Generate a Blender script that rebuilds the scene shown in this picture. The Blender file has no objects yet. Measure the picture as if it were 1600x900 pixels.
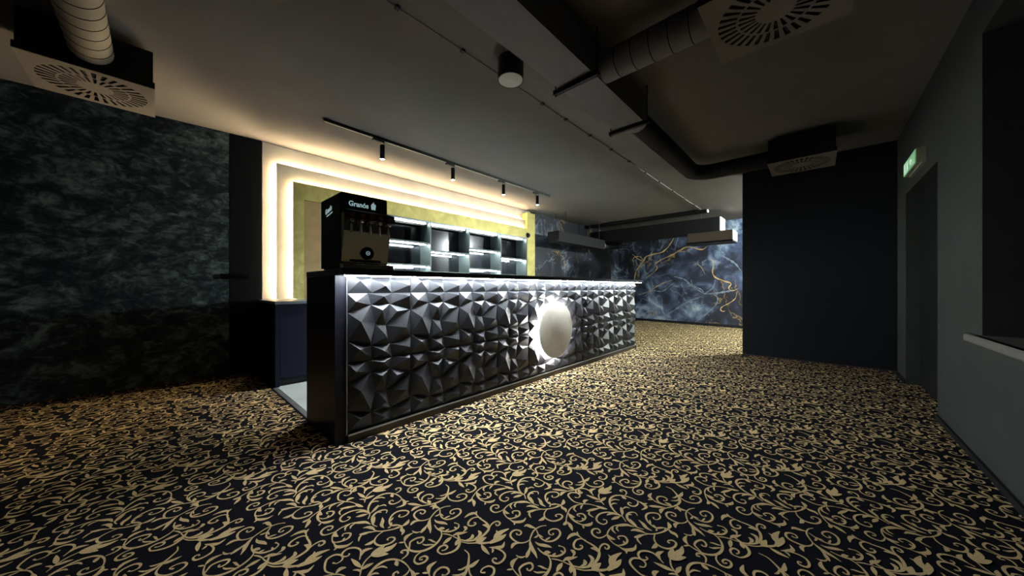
import bpy, bmesh, math, random
import numpy as np
from mathutils import Vector, Matrix
from mathutils.geometry import delaunay_2d_cdt

random.seed(7)
SC = bpy.context.scene
COL = SC.collection
PI = math.pi

# ------------------------------------------------------------------ camera
CAM_H = 1.05
cam_d = bpy.data.cameras.new('camera')
cam_d.sensor_width = 36.0
cam_d.lens = 515.0 / 1600.0 * 36.0
cam_d.shift_y = -1.0 / 1600.0
cam_d.clip_start = 0.02
cam = bpy.data.objects.new('camera', cam_d)
cam.location = (0, 0, CAM_H)
cam.rotation_euler = (PI / 2, 0, math.radians(42.866 - 90.0))
COL.objects.link(cam)
SC.camera = cam

# ------------------------------------------------------------------ world, exposure
world = bpy.data.worlds.new('world')
SC.world = world
world.use_nodes = True
world.node_tree.nodes['Background'].inputs[0].default_value = (0.80, 0.84, 1.0, 1)
world.node_tree.nodes['Background'].inputs[1].default_value = 0.008
vs = SC.view_settings
vs.view_transform = 'Standard'
vs.look = 'None'
vs.gamma = 1.0
vs.exposure = 1.6
vs.use_curve_mapping = False
SC.cycles.use_denoising = True
SC.cycles.max_bounces = 8
SC.cycles.sample_clamp_indirect = 4.0

# strengths of the place's own lamps
E_FRONT = 150      # strip under the counter's front edge
E_REAR = 340       # work light strip below the counter, bar side
E_COVE = 95       # warm strips behind the stepped panels
E_SHELF = 95      # strips under the shelf boards
E_RING = 140       # ring behind the round disc
E_SPOT = 70       # track spotlights (watts each)
E_FAR = 560        # wall lamp of the far room
C_COOL = (0.86, 0.95, 1.0)
C_WARM = (1.0, 0.78, 0.46)

# ------------------------------------------------------------------ materials
def nt(name):
    m = bpy.data.materials.new(name)
    m.use_nodes = True
    t = m.node_tree
    return m, t, t.nodes['Principled BSDF']

def N(t, kind, **kw):
    n = t.nodes.new(kind)
    for k, v in kw.items():
        if k in n.inputs.keys() if hasattr(n, 'inputs') else False:
            n.inputs[k].default_value = v
        else:
            setattr(n, k, v)
    return n

def coords(t, scale=(1, 1, 1), rot=(0, 0, 0)):
    c = t.nodes.new('ShaderNodeTexCoord')
    mp = t.nodes.new('ShaderNodeMapping')
    mp.inputs['Scale'].default_value = scale
    mp.inputs['Rotation'].default_value = rot
    t.links.new(c.outputs['Object'], mp.inputs['Vector'])
    return mp.outputs['Vector']

def noise(t, vec, scale, detail=4, rough=0.55, dist=0.0):
    n = t.nodes.new('ShaderNodeTexNoise')
    n.inputs['Scale'].default_value = scale
    n.inputs['Detail'].default_value = detail
    n.inputs['Roughness'].default_value = rough
    n.inputs['Distortion'].default_value = dist
    t.links.new(vec, n.inputs['Vector'])
    return n.outputs['Fac']

def ramp(t, fac, stops):
    r = t.nodes.new('ShaderNodeValToRGB')
    el = r.color_ramp.elements
    while len(el) < len(stops):
        el.new(0.5)
    for e, (p, c) in zip(el, stops):
        e.position = p
        e.color = (c[0], c[1], c[2], 1)
    t.links.new(fac, r.inputs['Fac'])
    return r.outputs['Color']

def mixc(t, fac, a, b, mode='MIX'):
    m = t.nodes.new('ShaderNodeMix')
    m.data_type = 'RGBA'
    m.blend_type = mode
    for sock, v in ((m.inputs[0], fac), (m.inputs[6], a), (m.inputs[7], b)):
        if isinstance(v, (int, float)):
            sock.default_value = v
        elif isinstance(v, (tuple, list)):
            sock.default_value = (v[0], v[1], v[2], 1)
        else:
            t.links.new(v, sock)
    return m.outputs[2]

def math_n(t, op, a, b=0.0, clamp=False):
    m = t.nodes.new('ShaderNodeMath')
    m.operation = op
    m.use_clamp = clamp
    for s, v in ((m.inputs[0], a), (m.inputs[1], b)):
        if isinstance(v, (int, float)):
            s.default_value = v
        else:
            t.links.new(v, s)
    return m.outputs[0]

def bump(t, bs, h, strength=0.2, dist=0.01):
    b = t.nodes.new('ShaderNodeBump')
    b.inputs['Strength'].default_value = strength
    b.inputs['Distance'].default_value = dist
    t.links.new(h, b.inputs['Height'])
    t.links.new(b.outputs['Normal'], bs.inputs['Normal'])

def simple(name, col, rough=0.6, metal=0.0, spec=0.5, vary=0.12, nscale=9.0, bumps=0.0):
    m, t, bs = nt(name)
    v = coords(t)
    f = noise(t, v, nscale)
    c = ramp(t, f, [(0.3, [x * (1 - vary) for x in col]), (0.7, [min(1, x * (1 + vary)) for x in col])])
    t.links.new(c, bs.inputs['Base Color'])
    bs.inputs['Roughness'].default_value = rough
    bs.inputs['Metallic'].default_value = metal
    bs.inputs['Specular IOR Level'].default_value = spec
    if bumps:
        bump(t, bs, noise(t, v, nscale * 12, 3), bumps, 0.004)
    return m

def glow(name, col, s):
    m, t, bs = nt(name)
    bs.inputs['Base Color'].default_value = (0.8, 0.8, 0.8, 1)
    bs.inputs['Emission Color'].default_value = (col[0], col[1], col[2], 1)
    bs.inputs['Emission Strength'].default_value = s
    return m

M = {}
M['ceiling'] = simple('ceiling_paint', (0.152, 0.137, 0.126), 0.85, spec=0.15, vary=0.06, nscale=2.0, bumps=0.15)
M['duct'] = simple('duct_paint', (0.16, 0.145, 0.155), 0.6, vary=0.06)
M['duct_dark'] = simple('dark_duct_paint', (0.012, 0.011, 0.013), 0.65, spec=0.2)
M['tan_hose'] = simple('beige_hose', (0.34, 0.28, 0.20), 0.6, vary=0.06)
M['plate'] = simple('vent_plate_paint', (0.19, 0.16, 0.135), 0.6, spec=0.2, vary=0.05)
M['blade'] = simple('vent_blade_paint', (0.025, 0.022, 0.021), 0.6, spec=0.2)
M['slot'] = simple('black_void', (0.002, 0.002, 0.003), 0.95, spec=0.03)
M['wall_right'] = simple('grey_wall_paint', (0.038, 0.041, 0.037), 0.85, spec=0.15, vary=0.08, nscale=5, bumps=0.12)
M['wall_block'] = simple('charcoal_wall_paint', (0.010, 0.011, 0.014), 0.85, spec=0.12, vary=0.06, nscale=4, bumps=0.1)
M['smooth_dark'] = simple('smooth_dark_finish', (0.005, 0.0055, 0.007), 0.8, spec=0.08, vary=0.05)
M['black'] = simple('black_lacquer', (0.007, 0.007, 0.009), 0.5, spec=0.3)
M['black_metal'] = simple('black_metal', (0.010, 0.010, 0.012), 0.5, spec=0.25)
M['navy'] = simple('navy_laminate', (0.004, 0.0045, 0.016), 0.5, spec=0.2, vary=0.08)
M['bar_wood'] = simple('dark_wood_grain', (0.009, 0.009, 0.016), 0.5, spec=0.25, vary=0.3, nscale=14)
M['counter'] = simple('black_worktop', (0.022, 0.022, 0.026), 0.3)
M['plinth'] = simple('brown_black_plinth', (0.040, 0.028, 0.022), 0.4, vary=0.2)
M['steel'] = simple('brushed_steel', (0.95, 0.78, 0.52), 0.24, 1.0, vary=0.04, nscale=3)
M['chrome'] = simple('chrome', (0.85, 0.85, 0.85), 0.28, 1.0, vary=0.02)
M['alu'] = simple('aluminium_edge', (0.45, 0.46, 0.48), 0.3, 0.8)
M['white'] = simple('white_enamel', (0.75, 0.74, 0.70), 0.5, vary=0.04)
M['logo'] = glow('lit_logo_print', (0.55, 0.80, 0.85), 0.14)
M['red_label'] = simple('dark_red_label', (0.11, 0.03, 0.028), 0.5)
M['shelf_grey'] = simple('grey_shelf_board', (0.038, 0.050, 0.050), 0.5, vary=0.06)
M['shelf_edge'] = simple('shelf_edge_metal', (0.20, 0.23, 0.25), 0.35, 0.5)
M['dark_mirror'] = simple('dark_mirror', (0.11, 0.11, 0.125), 0.10, 1.0, vary=0.02)
M['brown_board'] = simple('tan_brown_board', (0.30, 0.19, 0.075), 0.6, vary=0.12)
M['stone_sill'] = simple('grey_brown_sill', (0.12, 0.11, 0.095), 0.55, vary=0.12)
M['tile'] = simple('pale_grey_tile', (0.42, 0.47, 0.48), 0.4, vary=0.12, nscale=4)
M['grout'] = simple('grey_grout', (0.16, 0.17, 0.17), 0.8)
M['duct_white'] = simple('white_duct_paint', (0.62, 0.64, 0.62), 0.6, vary=0.05)
M['scroll_dark'] = simple('orange_brown_scroll', (0.30, 0.16, 0.07), 0.95, spec=0.1)
M['gold_print'] = simple('gold_print', (0.42, 0.29, 0.12), 0.5, vary=0.35, nscale=6)
M['smoke_print'] = simple('pale_smoke_print', (0.13, 0.165, 0.21), 0.5, vary=0.45, nscale=3)
M['lamp_face'] = simple('grey_lamp_face', (0.58, 0.55, 0.50), 0.5)
M['skirt'] = simple('carpet_skirting', (0.02, 0.016, 0.016), 0.95, vary=0.3, nscale=40)
M['sign_case'] = simple('cream_sign_case', (0.28, 0.27, 0.20), 0.5)
M['led_cool'] = glow('cool_led_front', C_COOL, E_FRONT)
M['led_rear'] = glow('cool_led_rear', (0.84, 0.97, 1.0), E_REAR)
M['led_shelf'] = glow('cool_led_shelf', (0.86, 1.0, 0.96), E_SHELF)
M['led_warm'] = glow('warm_led_cove', C_WARM, E_COVE)
M['led_ring'] = glow('white_led_ring', (1.0, 0.99, 0.94), E_RING)
M['lens'] = glow('spot_lens', (1.0, 0.98, 0.92), 12.0)
M['far_lamp'] = glow('far_lamp_diffuser', (0.90, 1.0, 0.93), E_FAR)
M['sign_green'] = glow('green_sign_face', (0.04, 0.42, 0.08), 0.16)
M['sign_white'] = glow('white_sign_symbol', (0.80, 1.0, 0.80), 0.20)

def mk_disc():
    m, t, bs = nt('backlit_stone_disc')
    v = coords(t)
    f = noise(t, v, 5.0, 6, 0.6)
    sp = noise(t, v, 22.0, 2, 0.5, 1.5)
    c = ramp(t, f, [(0.3, (0.42, 0.39, 0.31)), (0.7, (0.50, 0.47, 0.39))])
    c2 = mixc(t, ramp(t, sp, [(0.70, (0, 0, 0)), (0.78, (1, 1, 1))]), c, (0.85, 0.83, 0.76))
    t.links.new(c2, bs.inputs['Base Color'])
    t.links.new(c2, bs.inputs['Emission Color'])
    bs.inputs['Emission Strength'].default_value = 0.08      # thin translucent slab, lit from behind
    bs.inputs['Roughness'].default_value = 0.5
    bump(t, bs, sp, 0.3, 0.004)
    return m
M['disc'] = mk_disc()

def mk_plaster_dark():
    m, t, bs = nt('dark_marbled_plaster')
    v = coords(t, (1, 1, 1.5))
    a = noise(t, v, 3.2, 8, 0.62, 1.1)
    b = noise(t, v, 11.0, 6, 0.65, 0.9)
    f = math_n(t, 'ADD', math_n(t, 'MULTIPLY', a, 0.55), math_n(t, 'MULTIPLY', b, 0.45))
    c = ramp(t, f, [(0.43, (0.014, 0.018, 0.022)), (0.50, (0.030, 0.040, 0.042)), (0.56, (0.080, 0.104, 0.100)), (0.64, (0.17, 0.21, 0.19))])
    t.links.new(c, bs.inputs['Base Color'])
    bs.inputs['Roughness'].default_value = 0.7
    bs.inputs['Specular IOR Level'].default_value = 0.15
    bump(t, bs, f, 0.25, 0.01)
    return m
M['plaster'] = mk_plaster_dark()

def mk_cream():
    m, t, bs = nt('cream_stucco')
    v = coords(t)
    f = noise(t, v, 3.0, 8, 0.6, 0.6)
    c = ramp(t, f, [(0.30, (0.34, 0.31, 0.27)), (0.7, (0.42, 0.39, 0.345))])
    t.links.new(c, bs.inputs['Base Color'])
    bs.inputs['Roughness'].default_value = 0.7
    bump(t, bs, noise(t, v, 20, 5), 0.12, 0.004)
    return m
M['cream'] = mk_cream()

def mk_gold():
    m, t, bs = nt('gold_leaf_plaster')
    v = coords(t)
    f = noise(t, v, 4.0, 8, 0.65, 0.8)
    g = noise(t, v, 14.0, 6, 0.7, 1.2)
    c = ramp(t, f, [(0.30, (0.30, 0.25, 0.075)), (0.52, (0.40, 0.34, 0.11)), (0.72, (0.52, 0.46, 0.16))])
    t.links.new(c, bs.inputs['Base Color'])
    bs.inputs['Metallic'].default_value = 0.45
    bs.inputs['Roughness'].default_value = 0.42
    bump(t, bs, g, 0.55, 0.012)
    return m
M['gold'] = mk_gold()

def mk_mural():
    m, t, bs = nt('printed_marble_mural')
    v = coords(t, (1, 1, 1))
    warp = t.nodes.new('ShaderNodeTexNoise')
    warp.inputs['Scale'].default_value = 0.9
    warp.inputs['Detail'].default_value = 5
    t.links.new(v, warp.inputs['Vector'])
    wv = mixc(t, 0.42, v, warp.outputs['Color'], 'ADD')
    a = noise(t, wv, 0.62, 7, 0.55, 0.9)
    d = noise(t, wv, 1.9, 7, 0.55, 1.8)
    f = math_n(t, 'ADD', math_n(t, 'MULTIPLY', a, 0.68), math_n(t, 'MULTIPLY', d, 0.32))
    c = ramp(t, f, [(0.38, (0.005, 0.0055, 0.012)), (0.47, (0.014, 0.016, 0.034)), (0.53, (0.045, 0.062, 0.12)), (0.585, (0.13, 0.18, 0.26)), (0.66, (0.38, 0.43, 0.46))])
    # the ducts' shade is painted into the print: darker upper left, cloudier lower right
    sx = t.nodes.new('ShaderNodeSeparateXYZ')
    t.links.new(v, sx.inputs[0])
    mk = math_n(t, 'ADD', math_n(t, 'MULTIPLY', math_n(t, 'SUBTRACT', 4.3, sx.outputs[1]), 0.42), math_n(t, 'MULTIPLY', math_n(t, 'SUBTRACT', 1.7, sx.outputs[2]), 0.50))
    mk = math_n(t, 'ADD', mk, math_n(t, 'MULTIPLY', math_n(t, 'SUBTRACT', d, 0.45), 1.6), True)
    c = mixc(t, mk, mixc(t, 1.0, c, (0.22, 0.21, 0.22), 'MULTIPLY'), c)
    # thin smoke lines
    s = noise(t, wv, 0.9, 4, 0.5, 1.8)
    ridge = math_n(t, 'ABSOLUTE', math_n(t, 'SUBTRACT', s, 0.5))
    sg = ramp(t, a, [(0.46, (0, 0, 0)), (0.56, (1, 1, 1))])
    sm = mixc(t, 1.0, ramp(t, ridge, [(0.0, (0.45, 0.45, 0.45)), (0.022, (0, 0, 0))]), sg, 'MULTIPLY')
    c = mixc(t, sm, c, (0.30, 0.36, 0.42))
    # gold veins
    w2 = mixc(t, 0.5, v, warp.outputs['Color'], 'ADD')
    g = noise(t, w2, 0.55, 8, 0.55, 0.5)
    vein = math_n(t, 'ABSOLUTE', math_n(t, 'SUBTRACT', g, 0.50))
    gate = ramp(t, noise(t, v, 0.9, 2), [(0.47, (0, 0, 0)), (0.53, (1, 1, 1))])
    gm = mixc(t, 1.0, ramp(t, vein, [(0.0, (0.55, 0.55, 0.55)), (0.002, (0.8, 0.8, 0.8)), (0.0045, (0, 0, 0))]), gate, 'MULTIPLY')
    c = mixc(t, gm, c, (0.42, 0.28, 0.10))
    # gold dust
    vo = t.nodes.new('ShaderNodeTexVoronoi')
    vo.inputs['Scale'].default_value = 17.0
    t.links.new(v, vo.inputs['Vector'])
    dust = ramp(t, vo.outputs['Distance'], [(0.0, (1, 1, 1)), (0.13, (1, 1, 1)), (0.17, (0, 0, 0))])
    dg = ramp(t, noise(t, v, 1.3, 3), [(0.56, (0, 0, 0)), (0.62, (0.8, 0.8, 0.8))])
    c = mixc(t, mixc(t, 1.0, dust, dg, 'MULTIPLY'), c, (0.55, 0.42, 0.22))
    t.links.new(c, bs.inputs['Base Color'])
    bs.inputs['Roughness'].default_value = 0.5
    return m
M['mural'] = mk_mural()

def mk_carpet(name, a, b, sc):
    m, t, bs = nt(name)
    v = coords(t)
    f = noise(t, v, sc, 3, 0.7)
    g = noise(t, v, 2.2, 3, 0.6)
    c = ramp(t, f, [(0.25, a), (0.75, b)])
    c = mixc(t, 0.35, c, mixc(t, 1.0, c, ramp(t, g, [(0.3, (0.6, 0.6, 0.6)), (0.7, (1, 1, 1))]), 'MULTIPLY'))
    t.links.new(c, bs.inputs['Base Color'])
    bs.inputs['Roughness'].default_value = 1.0
    bs.inputs['Specular IOR Level'].default_value = 0.1
    bump(t, bs, noise(t, v, sc * 1.3, 2), 0.5, 0.004)
    return m
M['carpet'] = mk_carpet('navy_carpet_pile', (0.0025, 0.0025, 0.0055), (0.008, 0.007, 0.012), 260)
M['scroll'] = mk_carpet('gold_carpet_pile', (0.56, 0.395, 0.185), (0.80, 0.59, 0.305), 220)

def mk_tile3d():
    m, t, bs = nt('black_faceted_panel')
    v = coords(t)
    f = noise(t, v, 30, 4)
    c = ramp(t, f, [(0.3, (0.010, 0.010, 0.0125)), (0.7, (0.015, 0.0155, 0.019))])
    t.links.new(c, bs.inputs['Base Color'])
    bs.inputs['Roughness'].default_value = 0.48
    bump(t, bs, noise(t, v, 90, 3), 0.05, 0.003)
    return m
M['facet'] = mk_tile3d()

# ------------------------------------------------------------------ mesh helpers
class MB:
    def __init__(s):
        s.bm = bmesh.new()
    def box(s, x0, x1, y0, y1, z0, z1, mat=None):
        vs_ = [s.bm.verts.new(p) for p in ((x0, y0, z0), (x1, y0, z0), (x1, y1, z0), (x0, y1, z0), (x0, y0, z1), (x1, y0, z1), (x1, y1, z1), (x0, y1, z1))]
        for f in ((0, 3, 2, 1), (4, 5, 6, 7), (0, 1, 5, 4), (1, 2, 6, 5), (2, 3, 7, 6), (3, 0, 4, 7)):
            s.bm.faces.new([vs_[i] for i in f])
        return s
    def prism(s, poly, axis, a, b):
        """poly: 2-D outline; axis 'x','y','z' = extrusion axis"""
        def P(p, h):
            return {'x': (h, p[0], p[1]), 'y': (p[0], h, p[1]), 'z': (p[0], p[1], h)}[axis]
        A = [s.bm.verts.new(P(p, a)) for p in poly]
        B = [s.bm.verts.new(P(p, b)) for p in poly]
        n = len(poly)
        s.bm.faces.new(A); s.bm.faces.new(B[::-1])
        for i in range(n):
            s.bm.faces.new([A[i], B[i], B[(i + 1) % n], A[(i + 1) % n]])
        return s
    def lathe(s, prof, seg=28, axis='z', org=(0, 0, 0)):
        """prof: list of (radius, height)"""
        rings = []
        for r, h in prof:
            ring = []
            for k in range(seg if r > 1e-6 else 1):
                a = 2 * PI * k / seg
                c, d = r * math.cos(a), r * math.sin(a)
                p = {'z': (c, d, h), 'y': (c, h, d), 'x': (h, c, d)}[axis]
                ring.append(s.bm.verts.new((p[0] + org[0], p[1] + org[1], p[2] + org[2])))
            rings.append(ring)
        for A, B in zip(rings, rings[1:]):
            for k in range(seg):
                a0, a1 = A[k % len(A)], A[(k + 1) % len(A)]
                b0, b1 = B[k % len(B)], B[(k + 1) % len(B)]
                q = []
                for x in (a0, a1, b1, b0):
                    if x not in q:
                        q.append(x)
                if len(q) > 2:
                    s.bm.faces.new(q)
        return s
    def tube(s, pts, r, seg=16, caps=True):
        pts = [Vector(p) for p in pts]
        rings = []
        up = None
        for i, p in enumerate(pts):
            d = (pts[min(i + 1, len(pts) - 1)] - pts[max(i - 1, 0)]).normalized()
            if up is None:
                up = Vector((0, 0, 1)) if abs(d.z) < 0.9 else Vector((1, 0, 0))
            x = d.cross(up).normalized()
            y = x.cross(d).normalized()
            up = y
            rr = r[i] if isinstance(r, (list, tuple)) else r
            rings.append([s.bm.verts.new(p + x * rr * math.cos(2 * PI * k / seg) + y * rr * math.sin(2 * PI * k / seg)) for k in range(seg)])
        for A, B in zip(rings, rings[1:]):
            for k in range(seg):
                s.bm.faces.new([A[k], A[(k + 1) % seg], B[(k + 1) % seg], B[k]])
        if caps:
            s.bm.faces.new(rings[0][::-1]); s.bm.faces.new(rings[-1])
        return s
    def bevel(s, w, seg=2):
        bmesh.ops.bevel(s.bm, geom=list(s.bm.edges), offset=w, segments=seg, affect='EDGES', profile=0.5)
        return s
    def build(s, name, mat, parent=None, smooth=False, loc=None):
        bmesh.ops.recalc_face_normals(s.bm, faces=s.bm.faces[:])
        me = bpy.data.meshes.new(name)
        s.bm.to_mesh(me); s.bm.free()
        if smooth:
            me.polygons.foreach_set('use_smooth', [True] * len(me.polygons))
            try:
                me.set_sharp_from_angle(angle=math.radians(40))
            except Exception:
                pass
        me.materials.append(M[mat])
        return link(name, me, parent, loc)

def link(name, me, parent=None, loc=None):
    o = bpy.data.objects.new(name, me)
    COL.objects.link(o)
    if parent is not None:
        o.parent = parent
        # children are modelled in world space: undo the parent's offset
        px = parent
        off = Vector((0, 0, 0))
        while px is not None:
            off += px.location
            px = px.parent
        o.location = (Vector(loc) if loc is not None else Vector((0, 0, 0))) - off
    elif loc is not None:
        o.location = loc
    return o

def thing(name, label, cat, loc=(0, 0, 0), group=None):
    o = bpy.data.objects.new(name, None)
    o.empty_display_size = 0.1
    COL.objects.link(o)
    o.location = loc
    return tag(o, label, cat, group)

def tag(o, label, cat, group=None):
    o['label'] = label
    o['category'] = cat
    if group:
        o['group'] = group
    return o

def struct(o):
    o['kind'] = 'structure'
    return o

def text_mesh(body, size, depth, bold=0.0, shear=0.0):
    cu = bpy.data.curves.new('lettering', 'FONT')
    cu.body = body
    cu.size = size
    cu.extrude = depth
    cu.offset = bold
    cu.shear = shear
    cu.align_x = 'LEFT'
    ob = bpy.data.objects.new('lettering', cu)
    COL.objects.link(ob)
    dg = bpy.context.evaluated_depsgraph_get()
    me = bpy.data.meshes.new_from_object(ob.evaluated_get(dg))
    bpy.data.objects.remove(ob)
    bpy.data.curves.remove(cu)
    return me

def copy_tree(o, parent=None):
    c = o.copy()
    COL.objects.link(c)
    if parent is not None:
        c.parent = parent
    for ch in list(o.children):
        copy_tree(ch, c)
    return c

# =================================================================== SETTING
ZC = 2.82
struct(MB().box(-3, 11, -1.6, 5.8, -0.15, 0).build('floor', 'carpet'))
FLOOR = bpy.data.objects['floor']
struct(MB().box(-3, 11, -1.6, 5.8, ZC, ZC + 0.15).build('ceiling', 'ceiling'))

# left wall, very slightly out of square, in dark marbled plaster
def lw(x): return 4.925 - 0.0845 * (x - 0.867)
WL = struct(MB().prism([(-3, lw(-3)), (0.564, lw(0.564)), (0.564, 5.45), (-3, 5.7)], 'z', 0, ZC).build('wall_left', 'plaster'))
MB().prism([(0.566, lw(0.566) - 0.003), (0.86, lw(0.86) - 0.003), (0.86, 5.4), (0.566, 5.4)], 'z', 0, ZC).build('shade_panel', 'smooth_dark', WL)['label'] = 'dark panel standing in for the shaded end of the marbled wall'  # added dark panel: its colour paints the edge where the wall falls into shade
struct(MB().prism([(-3, lw(-3) - 0.012), (0.83, lw(0.83) - 0.012), (0.83, lw(0.83)), (-3, lw(-3))], 'z', 0, 0.045).build('baseboard_left', 'skirt'))
# wall behind the bar and the far mural walls
struct(MB().box(0.862, 6.08, 5.075, 5.3, 0, ZC).build('wall_bar', 'smooth_dark'))
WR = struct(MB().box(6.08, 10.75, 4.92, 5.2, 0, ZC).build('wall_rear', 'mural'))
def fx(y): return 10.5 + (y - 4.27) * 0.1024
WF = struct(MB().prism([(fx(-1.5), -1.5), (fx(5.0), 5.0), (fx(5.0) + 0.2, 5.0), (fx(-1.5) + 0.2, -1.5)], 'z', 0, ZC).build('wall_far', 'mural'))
struct(MB().prism([(fx(-1.2) - 0.02, -1.2), (fx(4.92) - 0.02, 4.92), (fx(4.92), 4.92), (fx(-1.2), -1.2)], 'z', 0, 0.07).build('baseboard_far', 'black'))
struct(MB().box(6.1, 10.5, 4.90, 4.92, 0, 0.07).build('baseboard_rear', 'black'))

# right wall with a door opening and a serving hatch
w = MB()
Y0, Y1 = -1.0, -0.70
w.box(5.54, 6.05, Y0, Y1, 0, ZC)
w.box(4.24, 5.54, Y0, Y1, 2.06, ZC)
w.box(3.262, 4.24, Y0, Y1, 0, ZC)
w.box(1.3, 3.262, Y0, Y1, 0, 0.765)
w.box(1.3, 3.262, Y0, Y1, 2.525, ZC)
w.box(-3, 1.3, Y0, Y1, 0, ZC)
struct(w.build('wall_right', 'wall_right'))
struct(MB().box(6.05, 6.35, -1.6, 0.84, 0, ZC).build('wall_block', 'wall_block'))
struct(MB().box(6.35, 10.2, -1.6, -1.3, 0, ZC).build('wall_side', 'wall_right'))
struct(MB().box(6.035, 6.05, -0.70, 0.84, 0, 0.045).build('baseboard_block', 'skirt'))
b = MB(); b.box(2.0, 4.24, -0.70, -0.685, 0, 0.04); b.box(5.54, 6.035, -0.70, -0.685, 0, 0.045)
struct(b.build('baseboard_right', 'black'))
# door leaf, set back in its opening
D1 = struct(MB().box(4.245, 5.535, -0.85, -0.80, 0.005, 2.055).build('door_1', 'black'))
MB().box(4.24, 5.54, -1.0, -0.86, 0, 2.06).build('backing', 'slot', D1)
# hatch: dark room behind and its sill
h = MB()
h.box(1.3, 3.262, -1.55, -1.5, 0.5, 2.7); h.box(1.3, 3.262, -1.5, -1.0, 0.6, 0.765); h.box(1.3, 3.262, -1.5, -1.0, 2.525, 2.7)
h.box(3.262, 3.31, -1.55, -1.0, 0.5, 2.7); h.box(1.25, 1.3, -1.55, -1.0, 0.5, 2.7)
W1 = struct(h.build('window_1', 'slot'))
sb = MB(); sb.box(1.25, 3.385, -0.70, -0.655, 0.722, 0.770); sb.bevel(0.012, 3)
sb.box(1.31, 3.26, -0.999, -0.66, 0.766, 0.770)
sb.build('sill', 'stone_sill', W1)

# metal threshold and pale tiled floor behind the bar
struct(MB().box(0.815, 0.855, 2.945, 4.125, 0, 0.007).build('trim_1', 'alu'))
MB().box(0.856, 5.75, 2.945, 4.19, 0, 0.002).build('grout_bed', 'grout', FLOOR)
tile_me = None
xx = 0.858
k = 0
while xx < 5.7:
    for yy in (2.95, 3.555):
        if tile_me is None:
            t_ = MB(); t_.box(0, 0.6, 0, 0.6, 0.001, 0.006); o = t_.build('tile', 'tile', FLOOR, loc=(xx, yy, 0)); tile_me = o.data
        else:
            link('tile', tile_me, FLOOR, loc=(xx, yy, 0))
    xx += 0.605

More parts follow.
